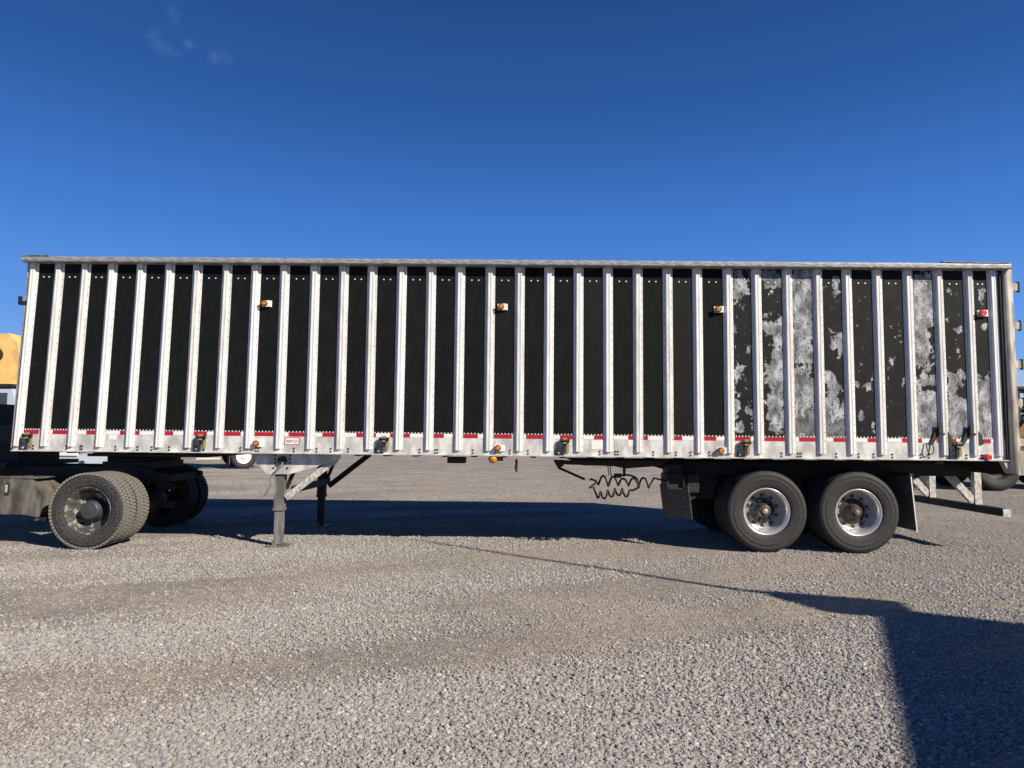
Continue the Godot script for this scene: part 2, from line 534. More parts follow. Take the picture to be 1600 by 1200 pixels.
# ------------------------------------------------------------------ the trailer
func peel_image() -> ImageTexture:
	var W := 960
	var H := 640
	var x0: float = EDGE[24]
	var x1: float = EDGE[33]
	# per bay: centre across (0..1), centre down (0..1), half sizes in metres, weight
	var B := {
		24: [[.35, .10, .12, .24, 1.3], [.05, .36, .05, .16, 1], [.3, .62, .10, .12, 1], [.08, .80, .07, .22, 1.1], [.82, .48, .04, .05, 1], [.88, .84, .09, .12, 1], [.3, .94, .09, .07, 1]],
		25: [[.5, .07, .18, .14, 1.4], [.1, .34, .05, .1, .8], [.62, .36, .13, .20, 1.1], [.78, .50, .09, .18, 1.1], [.45, .62, .15, .13, 1.2], [.8, .72, .10, .36, 1.1], [.45, .80, .11, .15, 1], [.65, .9, .16, .14, 1.1]],
		26: [[.5, .12, .22, .34, 1.6], [.5, .36, .14, .42, 1.5], [.4, .50, .14, .12, 1.2], [.25, .64, .12, .16, 1.1], [.65, .70, .18, .14, 1.2], [.2, .77, .12, .2, 1.2], [.6, .93, .26, .28, 1.6]],
		27: [[.72, .10, .06, .26, 1], [.82, .44, .12, .17, 1.2], [.25, .63, .11, .08, 1.1], [.5, .71, .10, .13, 1], [.5, .88, .24, .22, 1.6], [.15, .82, .10, .16, 1.1], [.6, .99, .26, .14, 1.6]],
		28: [[.08, .67, .04, .05, 1], [.6, .69, .08, .07, 1.1], [.3, .86, .05, .08, 1.1], [.92, .93, .05, .08, 1], [.2, .34, .02, .02, .9]],
		29: [[.4, .54, .06, .08, 1], [.95, .66, .05, .05, .9], [.85, .40, .04, .08, .8]],
		30: [[.5, .12, .20, .28, 1.6], [.3, .30, .12, .28, 1.3], [.78, .25, .09, .14, 1.1], [.35, .46, .15, .22, 1.3], [.5, .78, .28, .36, 1.9], [.5, .97, .28, .26, 1.9], [.62, .70, .12, .05, -1.6]],
		31: [[.3, .13, .05, .05, .9], [.2, .30, .05, .06, .8], [.7, .36, .06, .08, 1], [.6, .47, .05, .06, .9], [.5, .64, .13, .12, 1.1], [.25, .76, .09, .22, 1.2], [.75, .80, .11, .14, 1.1], [.5, .93, .24, .2, 1.6]],
		32: [[.6, .14, .06, .10, 1], [.75, .34, .04, .05, .9], [.5, .72, .2, .24, 1.4], [.75, .86, .14, .26, 1.3], [.4, .98, .22, .16, 1.5]],
	}
	var n := FastNoiseLite.new()
	n.seed = 21
	n.frequency = 0.028
	n.fractal_octaves = 6
	n.fractal_gain = 0.64
	var n2 := FastNoiseLite.new()
	n2.seed = 33
	n2.frequency = 0.014
	n2.fractal_octaves = 4
	var img := Image.create(W, H, false, Image.FORMAT_RGB8)
	var hh := 2.36
	for x in W:
		var X: float = x0 + (x + 0.5) / W * (x1 - x0)
		var bay := 24
		while bay < 32 and X > EDGE[bay + 1]: bay += 1
		var wd: float = EDGE[bay + 1] - EDGE[bay] - PW
		var u: float = (X - EDGE[bay]) / wd
		for y in H:
			var v := (y + 0.5) / H
			var f := 0.0
			for q in B[bay]:
				var dx: float = (u - q[0]) * wd / q[2]
				var dy: float = (v - q[1]) * hh / q[3]
				var d2 := dx * dx + dy * dy
				if d2 < 5.0: f += q[4] * exp(-d2)
			f = f * 0.92 + n.get_noise_2d(x, y * 0.8) * 1.05
			var g := n2.get_noise_2d(x, y)
			var c: Color
			if f > 0.52 and n.get_noise_2d(x * 2.6 + 900, y * 2.1) < 0.34:
				var g2 := n.get_noise_2d(x * 0.6 + 300, y * 0.35)
				var t := 0.25 + 0.10 * g + 0.10 * n.get_noise_2d(x * 1.5 + 700, y * 0.7)
				if g2 > 0.16: t += 0.16
				elif g2 < -0.15 or (v > 0.82 and bay in [26, 27]): t -= 0.10
				t = clampf(t, 0.10, 0.58)
				c = lin(t * 0.96, t, t * 1.06)
			else:
				var t := 0.014 + 0.006 * g + (0.010 if f > 0.47 else 0.0)
				c = lin(t, t * 1.03, t * 1.06)
			img.set_pixel(x, y, c)
	return ImageTexture.create_from_image(img)

func trailer() -> void:
	var T := node("semi_trailer", Vector3.ZERO)
	tag(T, "long black ribbed open-top semi trailer with bare aluminium side posts", "trailer")
	# --- posts: hat section with two flanges and a fluted crown
	var hp := [Vector2(-0.068, 0), Vector2(0.068, 0), Vector2(0.068, 0.006), Vector2(0.034, 0.008), Vector2(0.030, 0.037), Vector2(0.026, 0.041), Vector2(0.012, 0.041), Vector2(0.009, 0.038), Vector2(-0.009, 0.038), Vector2(-0.012, 0.041), Vector2(-0.026, 0.041), Vector2(-0.030, 0.037), Vector2(-0.034, 0.008), Vector2(-0.068, 0.006)]
	var st := st_new()
	var py0 := 1.335
	sweep(st, hp, Vector3(0, py0, 0.002), Vector3(1, 0, 0), Vector3(0, 0, 1), Vector3(0, 3.86 - py0, 0))
	st.generate_normals()
	var post_mesh := st.commit()
	st = st_new()
	for k in 22:
		for s in [-1, 1]:
			cyl(st, Vector3(0.052 * s, 1.40 + k * 0.112, 0.007), Vector3(0.052 * s, 1.40 + k * 0.112, 0.012), 0.006, 6)
	st.generate_normals()
	var post_rivets := st.commit()
	for i in 34:
		var p := inst("side_post", post_mesh, [M.alu, M.alu3, M.alu2, M.alu, M.alu2][(i * 7) % 5], T, Vector3(EDGE[i] - PW * 0.5, 0, 0))
		var lean := 0.0012 * sin(i * 2.3) - 0.034 * maxf(0.0, 1.0 - i / 10.0)   # the front posts lean back a little
		p.rotation.z = lean
		p.position += Vector3(2.55 * sin(lean), 2.55 * (1.0 - cos(lean)), 0)
		stuff(inst("rivets", post_rivets, M.dustsilver, p))
	# --- panels between the posts, with the peeling film towards the rear
	var peel := StandardMaterial3D.new()
	peel.albedo_texture = peel_image()
	peel.roughness = 0.65
	peel.metallic_specular = 0.25
	peel.metallic = 0.0
	var rv := st_new()
	for i in range(0, 33):
		var a: float = EDGE[i] - PW * 0.5 + 0.001
		var b: float = EDGE[i + 1] - PW * 0.5 - 0.001
		st = st_new()
		st.set_smooth_group(-1)
		var y0 := 1.52
		var y1 := 3.88
		if i < 24:
			bx(st, Vector3((a + b) / 2, (y0 + y1) / 2, -0.010), Vector3(b - a, y1 - y0, 0.020))
			obj("side_panel", st, [M.black, M.black2, M.black, M.black3][(i * 5 + i / 3) % 4], T)
		else:
			var q := [Vector3(a, y0, 0), Vector3(b, y0, 0), Vector3(b, y1, 0), Vector3(a, y1, 0)]
			for k in [0, 2, 1, 0, 3, 2]:
				st.set_uv(Vector2((q[k].x - EDGE[24]) / (EDGE[33] - EDGE[24]), (y1 - q[k].y) / (y1 - y0)))
				st.add_vertex(q[k])
			tag(obj("side_panel", st, peel, T), "black side panel with film peeling to bare grey metal")
		for k in 2:
			var x := lerpf(EDGE[i], EDGE[i + 1] - PW, 0.33 + 0.34 * k) + 0.038 * maxf(0.0, 1.0 - (i + 0.5) / 10.0)
			cyl(rv, Vector3(x, 3.67, 0), Vector3(x, 3.67, 0.006), 0.010, 8)
		var nb := 6
		for k in nb:
			var x := lerpf(EDGE[i] + 0.02, EDGE[i + 1] - PW - 0.02, k / (nb - 1.0)) - 0.033 * maxf(0.0, 1.0 - (i + 0.5) / 10.0)
			cyl(rv, Vector3(x, 1.565, 0), Vector3(x, 1.565, 0.006), 0.009, 8)
	stuff(obj("panel_rivets", rv, M.rivet, T))
	# --- body walls, floor
	st = st_new()
	bx(st, Vector3((FRONT + REAR) / 2, 2.56, -2.56), Vector3(REAR - FRONT, 2.72, 0.05))
	obj("far_side_wall", st, M.black, T)
	st = st_new()
	bx(st, Vector3(FRONT + 0.005, 2.60, -1.29), Vector3(0.03, 2.60, 2.60), Basis(Vector3(0, 0, 1), -0.030))
	obj("front_wall", st, M.toprail, T)
	st = st_new()
	bx(st, Vector3((FRONT + REAR) / 2, 1.30, -1.29), Vector3(REAR - FRONT - 0.06, 0.03, 2.5))
	obj("floor", st, M.tank, T)
	st = st_new()
	bx(st, Vector3((FRONT + REAR) / 2, 2.7, -0.035), Vector3(REAR - FRONT - 0.06, 2.36, 0.026))
	obj("inner_lining", st, M.rail, T)
	# --- top rail
	var tp := [Vector2(-0.06, 0), Vector2(0.125, 0), Vector2(0.138, 0.012), Vector2(0.140, 0.05), Vector2(0.128, 0.075), Vector2(0.10, 0.085), Vector2(-0.06, 0.085)]
	st = st_new()
	sweep(st, tp, Vector3(FRONT + 0.03, 3.852, 0), Vector3(0, 0, 1), Vector3(0, 1, 0), Vector3(REAR + 0.02 - FRONT, 0, 0))
	var tr := obj("top_rail", st, M.toprail, T)
	st = st_new()
	for i in 34: cyl(st, Vector3(EDGE[i] - 0.06, 3.935, 0.05), Vector3(EDGE[i] - 0.06, 3.947, 0.05), 0.014, 8)
	stuff(obj("bolts", st, M.rivet, tr))
	st = st_new()
	bx(st, Vector3((FRONT + REAR) / 2, 3.895, -2.57), Vector3(REAR - FRONT + 0.1, 0.09, 0.12))
	obj("far_top_rail", st, M.toprail, T)
	for s in [[FRONT + 0.21, 0.36, 0.02], [REAR - 0.42, 0.9, -0.015]]:
		st = st_new()
		bx(st, Vector3(s[0], 3.945, 0.04), Vector3(s[1], 0.012, 0.20), Basis(Vector3(0, 0, 1), s[2]) * Basis(Vector3(1, 0, 0), 0.09))
		obj("bent_flashing", st, M.dustsilver, T)
	# --- bottom rail
	st = st_new()
	var bp := [Vector2(-0.03, 0.004), Vector2(0.0495, 0.0), Vector2(0.0505, 0.012), Vector2(0.006, 0.018), Vector2(0.004, 0.29), Vector2(-0.03, 0.29)]
	sweep(st, bp, Vector3(FRONT - 0.02, BOT, 0), Vector3(0, 0, 1), Vector3(0, 1, 0), Vector3(REAR - FRONT + 0.0, 0, 0))
	var br := obj("bottom_rail", st, M.rail, T)
	st = st_new()
	for i in 33:
		var x: float = (EDGE[i] + EDGE[i + 1] - PW) * 0.5 + [0.0, 0.09, -0.07][i % 3]
		for dy in [0.035, 0.075]: cyl(st, Vector3(x, BOT + dy, 0.0), Vector3(x, BOT + dy, 0.016), 0.012, 8)
		if i % 2 == 0:
			for dy in [0.035, 0.075]: cyl(st, Vector3(EDGE[i] + 0.03, BOT + dy, 0), Vector3(EDGE[i] + 0.03, BOT + dy, 0.016), 0.012, 8)
	stuff(obj("rail_bolts", st, M.bolt, br))
	# reflective tape between the posts: red and white lengths
	var x := FRONT + 0.05
	var on := true
	var rr := RandomNumberGenerator.new()
	rr.seed = 5
	while x < REAR:
		var L := 0.27 if on else 0.19
		for i in 33:
			var off := 0.034 * maxf(0.0, 1.0 - i / 10.0)
			var a := maxf(x, EDGE[i] - off + 0.004)
			var b := minf(x + L, EDGE[i + 1] - PW - off * 0.9 - 0.004)
			if b - a > 0.02:
				st = st_new()
				bx(st, Vector3((a + b) / 2, 1.528, 0.0055), Vector3(b - a, 0.052, 0.004))
				obj("reflective_tape", st, M.red if on else M.white, br)
		x += L
		on = not on
	# --- maker's plate and stickers
	var pl := node("maker_plate", Vector3(-3.055, 1.437, 0.006), T)
	tag(pl, "small white plate with red border and red lettering")
	st = st_new(); bx(st, Vector3.ZERO, Vector3(0.20, 0.10, 0.004)); obj("border", st, M.red, pl)
	st = st_new(); bx(st, Vector3(0, 0, 0.002), Vector3(0.180, 0.084, 0.004)); obj("face", st, M.white, pl)
	var tm := TextMesh.new()
	var sf := SystemFont.new()
	sf.font_names = PackedStringArray(["Droid Sans"])
	tm.font = sf
	tm.text = "IMPCO"
	tm.font_size = 24
	tm.pixel_size = 0.0021
	tm.depth = 0.002
	inst("lettering", tm, M.red, pl, Vector3(0, 0, 0.006))
	for s in [[-5.50, 1.47, 0.11, 0.07], [1.08, 1.43, 0.16, 0.12], [1.55, 1.455, 0.11, 0.085]]:
		st = st_new(); bx(st, Vector3(s[0], s[1], 0.006), Vector3(s[2], s[3], 0.003)); obj("sticker", st, M.white, T)
	# --- marker lamps
	for l in [[-3.485, 3.316, 1, 0], [-0.24, 3.298, 1, 0], [2.723, 3.287, 1, 0], [6.302, 3.264, 1, 1], [-3.528, 1.40, 0, 0], [-0.262, 1.372, 0, 0], [2.733, 1.368, 0, 0], [6.291, 1.318, 0, 1]]:
		var m := node("marker_lamp", Vector3(l[0], l[1], 0.004), T)
		tag(m, "round red marker lamp" if l[3] else "round amber marker lamp")
		st = st_new()
		bx(st, Vector3(0.02, 0, 0.005), Vector3(0.14, 0.085, 0.008))
		bx(st, Vector3(0.03, 0, 0.022), Vector3(0.09, 0.085, 0.03))
		obj("bracket", st, M.white, m)
		st = st_new()
		lathe(st, [Vector2(0.03, 0.042), Vector2(0.062, 0.042), Vector2(0.066, 0.039), Vector2(0.066, 0.029), Vector2(0.060, 0.027)], Vector3.ZERO, Vector3(0, 0, 1), 24)
		obj("bezel", st, M.redlens if l[3] else M.amberdark, m)
		st = st_new()
		lathe(st, [Vector2(0.058, 0.029), Vector2(0.066, 0.026), Vector2(0.069, 0.014), Vector2(0.066, 0.010), Vector2(0.070, 0.0)], Vector3.ZERO, Vector3(0, 0, 1), 24)
		obj("lens", st, M.redlens if l[3] else M.amber, m)
		if l[2]:
			st = st_new()
			tube(st, curve([Vector3(0.0, -0.01, 0.03), Vector3(-0.06, -0.035, 0.03), Vector3(-0.11, -0.03, 0.01)]), 0.006, 6)
			obj("cable", st, M.bolt, m)
	var ul := node("turn_lamp", Vector3(-0.33, 1.225, -0.02), T)
	st = st_new(); lathe(st, [Vector2(0, 0.0), Vector2(0, 0.055), Vector2(0.03, 0.06), Vector2(0.055, 0.045), Vector2(0.07, 0.0)], Vector3.ZERO, Vector3(0, 0, 1), 24); obj("lens", st, M.amber, ul)
	st = st_new(); bx(st, Vector3(0.06, 0, -0.01), Vector3(0.16, 0.06, 0.03)); obj("base", st, M.amberdark, ul)
	# --- tarp ratchets along the bottom rail
	for cx in [-6.677, -4.314, -1.833, 0.603, 3.035, 5.866]:
		var k := node("tarp_ratchet", Vector3(cx, 1.43, 0.012), T)
		st = st_new()
		for s in [-1, 1]: bx(st, Vector3(-0.02 + 0.04 * s, -0.07, 0.015), Vector3(0.014, 0.15, 0.03))
		bx(st, Vector3(-0.02, -0.135, 0.015), Vector3(0.09, 0.014, 0.03)); bx(st, Vector3(-0.02, -0.06, 0.015), Vector3(0.09, 0.014, 0.03))
		obj("handle", st, M.bolt, k)
		st = st_new()
		cyl(st, Vector3(-0.03, 0.05, 0.035), Vector3(0.10, 0.05, 0.035), 0.022, 12)
		bx(st, Vector3(0.035, 0.0, 0.02), Vector3(0.05, 0.05, 0.03))
		obj("spool", st, M.dark, k)
		st = st_new()
		bx(st, Vector3(0.035, 0.075, 0.045), Vector3(0.055, 0.03, 0.035)); bx(st, Vector3(0.035, 0.02, 0.05), Vector3(0.045, 0.02, 0.012))
		bx(st, Vector3(0.075, -0.04, 0.012), Vector3(0.035, 0.14, 0.008))
		obj("strap_end", st, M.strap, k)
	st = st_new()
	tube(st, curve([Vector3(5.49, 1.50, 0.02), Vector3(5.49, 1.40, 0.045), Vector3(5.515, 1.355, 0.05), Vector3(5.55, 1.355, 0.05), Vector3(5.575, 1.40, 0.045), Vector3(5.575, 1.50, 0.02)]), 0.007, 6)
	obj("hook", st, M.bolt, T)
	for sx in [5.70, 6.115]:
		var k := node("rubber_strap", Vector3(sx, 1.62, 0.0), T)
		st = st_new()
		sweep(st, [Vector2(-0.05, 0.10), Vector2(-0.16, -0.12), Vector2(-0.12, -0.14), Vector2(-0.04, -0.02)], Vector3(0, 0, 0.008), Vector3(1, 0, 0), Vector3(0, 1, 0), Vector3(0, 0, 0.02))
		sweep(st, [Vector2(0.06, 0.06), Vector2(0.12, -0.02), Vector2(0.15, -0.13), Vector2(0.06, -0.14)], Vector3(0, 0, 0.008), Vector3(1, 0, 0), Vector3(0, 1, 0), Vector3(0, 0, 0.02))
		obj("loose_end", st, M.dark, k)
		st = st_new(); bx(st, Vector3(-0.025, 0.06, 0.049), Vector3(0.045, 0.15, 0.014)); bx(st, Vector3(-0.01, 0.0, 0.05), Vector3(0.07, 0.03, 0.012)); obj("clasp", st, M.bolt, k)
	# --- rear frame, hinges
	st = st_new()
	bx(st, Vector3(6.572, 2.55, 0.02), Vector3(0.03, 2.6, 0.04))
	obj("rear_seam", st, M.dark, T)
	st = st_new()
	lathe(st, [Vector2(0, 0), Vector2(0, 0.055), Vector2(2.78, 0.055), Vector2(2.78, 0)], Vector3(6.64, 1.10, 0.03), Vector3(0, 1, 0), 16)
	bx(st, Vector3(6.71, 2.5, -0.02), Vector3(0.05, 2.74, 0.10))
	obj("rear_corner_post", st, M.weathered, T)
	st = st_new()
	sweep(st, [Vector2(6.69, 1.40), Vector2(6.69, 1.08), Vector2(6.90, 1.08), Vector2(6.90, 1.20), Vector2(6.78, 1.40)], Vector3(0, 0, -0.06), Vector3(1, 0, 0), Vector3(0, 1, 0), Vector3(0, 0, 0.10))
	sweep(st, [Vector2(6.50, 1.262), Vector2(6.585, 1.10), Vector2(6.585, 1.262)], Vector3(0, 0, -0.06), Vector3(1, 0, 0), Vector3(0, 1, 0), Vector3(0, 0, 0.09))
	obj("corner_gusset", st, M.weathered, T)
	st = st_new(); bx(st, Vector3(6.74, 2.5, -1.3), Vector3(0.05, 2.7, 2.44)); obj("rear_door", st, M.weathered, T)
	for hy in [3.63, 3.10, 2.57, 2.05, 1.52]:
		var hg := node("hinge", Vector3(6.76, hy, 0.0), T)
		st = st_new(); bx(st, Vector3(0.0, 0, 0), Vector3(0.10, 0.10, 0.05)); obj("leaf", st, M.weathered, hg)
		st = st_new(); cyl(st, Vector3(0.06, -0.07, 0.01), Vector3(0.06, 0.07, 0.01), 0.022, 10); obj("pin", st, M.dark, hg)
	# small fitting on the front corner
	st = st_new(); bx(st, Vector3(-6.845, 3.30, 0.0), Vector3(0.10, 0.05, 0.05)); bx(st, Vector3(-6.875, 3.34, 0.02), Vector3(0.03, 0.10, 0.04)); obj("front_bracket", st, M.dark, T)
	undercarriage(T)

func undercarriage(T: Node3D) -> void:
	var st := st_new()
	for i in 33:
		st = st_new()
		var cx: float = EDGE[i] + 0.14
		bx(st, Vector3(cx, 1.262, -1.29), Vector3(0.07, 0.045, 2.28))
		obj("crossmember", st, M.dark, T)
	# front coupler plate and deeper rear frame
	st = st_new(); bx(st, Vector3(-5.3, 1.205, -1.29), Vector3(1.7, 0.04, 1.6)); obj("coupler_plate", st, M.dark, T)
	for z in [-0.72, -1.86]:
		st = st_new()
		sweep(st, [Vector2(0.75, 1.19), Vector2(0.95, 1.12), Vector2(2.0, 1.12), Vector2(2.35, 1.02), Vector2(6.5, 1.02), Vector2(6.5, 1.19)], Vector3(0, 0, z), Vector3(1, 0, 0), Vector3(0, 1, 0), Vector3(0, 0, 0.10))
		obj("frame_rail", st, M.dark, T)
	# ---- landing gear
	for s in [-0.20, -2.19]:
		var g := node("landing_leg", Vector3(-3.262, 0, s), T)  # far leg and brace coloured dark, imitating the shade under the floor
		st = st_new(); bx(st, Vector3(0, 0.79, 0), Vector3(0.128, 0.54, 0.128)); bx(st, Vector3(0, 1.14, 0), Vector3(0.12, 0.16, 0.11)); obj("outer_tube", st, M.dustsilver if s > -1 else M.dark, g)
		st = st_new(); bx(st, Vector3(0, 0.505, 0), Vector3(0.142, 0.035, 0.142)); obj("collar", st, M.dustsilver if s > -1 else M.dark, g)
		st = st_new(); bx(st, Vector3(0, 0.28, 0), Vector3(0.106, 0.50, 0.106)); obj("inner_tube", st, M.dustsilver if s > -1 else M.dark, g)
		st = st_new()
		sweep(st, [Vector2(-0.15, 0.028), Vector2(-0.12, 0.006), Vector2(0.12, 0.006), Vector2(0.15, 0.028), Vector2(0.12, 0.02), Vector2(-0.12, 0.02)], Vector3(0.02, 0, -0.14), Vector3(1, 0, 0), Vector3(0, 1, 0), Vector3(0, 0, 0.28))
		bx(st, Vector3(-0.04, 0.05, 0.0), Vector3(0.05, 0.06, 0.16))
		obj("foot_plate", st, M.dustsilver, g)
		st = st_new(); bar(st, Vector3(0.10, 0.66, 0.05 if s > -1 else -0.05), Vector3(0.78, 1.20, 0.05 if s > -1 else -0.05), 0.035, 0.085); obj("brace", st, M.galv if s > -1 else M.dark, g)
		st = st_new(); bar(st, Vector3(0.07, 0.78, -0.04), Vector3(0.20, 1.10, -0.04), 0.03, 0.05); obj("short_brace", st, M.dark, g)
	st = st_new(); bar(st, Vector3(-3.12, 0.76, -0.25), Vector3(-3.12, 0.76, -2.12), 0.03, 0.10); obj("cross_brace", st, M.dark, T)
	st = st_new()
	sweep(st, [Vector2(-3.63, 1.262), Vector2(-3.56, 1.125), Vector2(-3.43, 0.985), Vector2(-3.11, 0.985), Vector2(-2.72, 1.10), Vector2(-2.42, 1.20), Vector2(-2.42, 1.262)], Vector3(0, 0, -0.115), Vector3(1, 0, 0), Vector3(0, 1, 0), Vector3(0, 0, 0.012))
	var gp := obj("gusset_plate", st, M.rail, T)
	st = st_new()
	for c in [Vector2(-3.31, 1.24), Vector2(-3.31, 1.19), Vector2(-3.31, 1.14), Vector2(-3.11, 1.24), Vector2(-3.11, 1.19), Vector2(-3.11, 1.14), Vector2(-3.33, 1.07), Vector2(-3.14, 1.07)]:
		cyl(st, Vector3(c.x, c.y, -0.103), Vector3(c.x, c.y, -0.09), 0.013, 8)
	stuff(obj("bolts", st, M.bolt, gp))
	st = st_new()
	cyl(st, Vector3(-3.21, 1.17, -0.11), Vector3(-3.21, 1.17, -0.06), 0.06, 20)
	obj("gear_cover", st, M.dark, T)
	st = st_new()
	tube(st, curve([Vector3(-3.20, 1.14, -0.06), Vector3(-3.20, 1.10, -0.02), Vector3(-3.27, 1.02, -0.02), Vector3(-3.33, 0.95, -0.02), Vector3(-3.325, 0.86, -0.02), Vector3(-3.36, 0.78, -0.02), Vector3(-3.41, 0.70, -0.02)]), 0.014, 8)
	bx(st, Vector3(-3.24, 1.06, -0.02), Vector3(0.13, 0.03, 0.025), Basis(Vector3(0, 0, 1), 0.8))
	obj("crank_handle", st, M.dustsilver, T)
	# ---- small things hanging under the floor
	st = st_new(); cyl(st, Vector3(-0.01, 1.22, -0.1), Vector3(-0.01, 1.05, -0.1), 0.016, 8); bx(st, Vector3(-0.015, 1.11, -0.1), Vector3(0.04, 0.05, 0.04)); obj("drain_rod", st, M.dark, T)
	st = st_new(); bx(st, Vector3(-0.84, 1.195, -0.3), Vector3(0.24, 0.08, 0.3)); obj("junction_box", st, M.dark, T)
	st = st_new()
	sweep(st, [Vector2(0.50, 1.21), Vector2(0.57, 1.09), Vector2(0.64, 1.13), Vector2(0.66, 1.21)], Vector3(0, 0, -0.35), Vector3(1, 0, 0), Vector3(0, 1, 0), Vector3(0, 0, 0.12))
	sweep(st, [Vector2(0.64, 1.20), Vector2(0.64, 1.15), Vector2(1.35, 1.13), Vector2(1.5, 1.10), Vector2(1.95, 1.14), Vector2(2.1, 1.21)], Vector3(0, 0, -0.45), Vector3(1, 0, 0), Vector3(0, 1, 0), Vector3(0, 0, 0.2))
	obj("hose_carrier", st, M.dark, T)
	st = st_new(); tube(st, [Vector3(0.58, 1.10, -0.28), Vector3(0.94, 0.945, -0.28)], 0.018, 8); obj("hanger_rod", st, M.dark, T)
	st = st_new()
	cyl(st, Vector3(1.49, 1.14, -0.3), Vector3(1.49, 0.99, -0.3), 0.02, 8); bx(st, Vector3(1.40, 1.0, -0.3), Vector3(0.10, 0.06, 0.05)); tube(st, [Vector3(1.29, 1.15, -0.3), Vector3(1.31, 0.99, -0.3)], 0.007, 6); tube(st, [Vector3(1.26, 1.15, -0.3), Vector3(1.28, 1.0, -0.3)], 0.007, 6)
	obj("hose_hanger", st, M.dark, T)
	var pts := [Vector3(1.01, 0.93, -0.3), Vector3(1.03, 0.95, -0.3), Vector3(1.10, 0.92, -0.3)]
	for k in 80:
		var t := k / 79.0
		var a := t * TAU * 5.0 + PI
		pts.append(Vector3(1.13 + 0.70 * t, 0.93 - 0.03 * t + (0.058 + 0.014 * sin(t * 9.0)) * cos(a), -0.3 + 0.09 * sin(a)))
	pts.append(Vector3(1.90, 0.97, -0.3)); pts.append(Vector3(2.02, 0.945, -0.32)); pts.append(Vector3(2.14, 0.925, -0.36)); pts.append(Vector3(2.3, 0.925, -0.4))
	st = st_new(); tube(st, pts, 0.014, 8); obj("coiled_air_hose", st, M.dark, T)
	pts = [Vector3(1.42, 1.0, -0.3), Vector3(1.55, 1.01, -0.28), Vector3(1.66, 0.96, -0.27), Vector3(1.68, 0.85, -0.27), Vector3(1.60, 0.80, -0.28)]
	pts = curve(pts, 6)
	for k in 60:
		var t := k / 59.0
		var a := t * TAU * 4.4
		pts.append(Vector3(1.56 - 0.44 * t, 0.75 + 0.025 * sin(t * 5.0) + 0.05 * cos(a), -0.3 + 0.08 * sin(a)))
	pts.append(Vector3(1.06, 0.84, -0.3)); pts.append(Vector3(1.0, 0.82, -0.3)); pts.append(Vector3(1.10, 0.90, -0.3))
	st = st_new(); tube(st, pts, 0.014, 8); obj("coiled_air_hose", st, M.dark, T)
	# ---- suspension and axles
	for ax in [[3.38, "plain"], [4.62, "rusty"]]:
		var X: float = ax[0]
		wheel(T, Vector3(X, 0.55, -0.21), ax[1])
		wheel(T, Vector3(X, 0.55, -0.56), "inner")
		wheel(T, Vector3(X, 0.55, -2.38), "plain", true)
		wheel(T, Vector3(X, 0.55, -2.03), "inner")
		st = st_new(); cyl(st, Vector3(X, 0.55, -0.35), Vector3(X, 0.55, -2.25), 0.075, 16); cyl(st, Vector3(X, 0.55, -0.5), Vector3(X, 0.55, -0.78), 0.20, 24); cyl(st, Vector3(X, 0.55, -1.8), Vector3(X, 0.55, -2.1), 0.20, 24); obj("axle", st, M.dark, T)
	for z in [-0.80, -1.80]:
		for X in [2.75, 4.0, 5.2]:
			st = st_new(); sweep(st, [Vector2(X - 0.16, 1.02), Vector2(X - 0.08, 0.66), Vector2(X + 0.08, 0.66), Vector2(X + 0.16, 1.02)], Vector3(0, 0, z), Vector3(1, 0, 0), Vector3(0, 1, 0), Vector3(0, 0, 0.10)); obj("spring_hanger", st, M.dark, T)
		for X in [3.38, 4.62]:
			st = st_new(); tube(st, curve([Vector3(X - 0.55, 0.74, z + 0.05), Vector3(X, 0.66, z + 0.05), Vector3(X + 0.55, 0.74, z + 0.05)]), 0.05, 6); obj("leaf_spring", st, M.dark, T)
	st = st_new()
	for q in [[2.20, 1.02, 0.24, 0.02], [2.20, 0.83, 0.24, 0.02], [2.09, 0.925, 0.02, 0.21], [2.31, 0.925, 0.02, 0.21]]: bx(st, Vector3(q[0], q[1], -0.30), Vector3(q[2], q[3], 0.05))
	bx(st, Vector3(2.20, 0.925, -0.5), Vector3(0.24, 0.21, 0.36)); bx(st, Vector3(2.45, 0.9, -0.45), Vector3(0.16, 0.24, 0.3)); bx(st, Vector3(2.2, 1.09, -0.5), Vector3(0.2, 0.14, 0.3))
	obj("valve_box", st, M.dark, T)
	st = st_new(); cyl(st, Vector3(2.45, 0.78, -0.5), Vector3(2.45, 0.78, -1.6), 0.12, 20); obj("air_tank", st, M.dark, T)
	st = st_new(); bx(st, Vector3(2.24, 0.64, -0.46), Vector3(0.012, 0.46, 0.52), Basis(Vector3(0, 1, 0), 0.62) * Basis(Vector3(0, 0, 1), 0.16)); obj("front_mudflap", st, M.flap, T)
	var mf := node("rear_mudflap", Vector3.ZERO, T)
	st = st_new(); bx(st, Vector3(5.40, 0.68, -0.44), Vector3(0.012, 0.76, 0.60), Basis(Vector3(0, 0, 1), 0.08)); obj("flap", st, M.flap, mf)
	st = st_new(); bx(st, Vector3(5.36, 1.065, -0.50), Vector3(0.05, 0.03, 0.76)); bx(st, Vector3(5.37, 1.13, -0.80), Vector3(0.06, 0.14, 0.06)); obj("hanger", st, M.dark, mf)
	st = st_new(); bx(st, Vector3(5.392, 0.68, -0.138), Vector3(0.014, 0.78, 0.008), Basis(Vector3(0, 0, 1), 0.08)); obj("lit_edge", st, M.white, mf)  # white strip paints in the sunlit edge of the flap
	# ---- rear bumper
	var bm := node("rear_bumper", Vector3.ZERO, T)
	st = st_new(); bx(st, Vector3(6.76, 0.545, -1.362), Vector3(0.11, 0.105, 2.12)); obj("bar", st, M.dark, bm)
	st = st_new(); bx(st, Vector3(6.76, 0.545, -0.299), Vector3(0.112, 0.107, 0.006)); obj("end_cap", st, M.galv, bm)
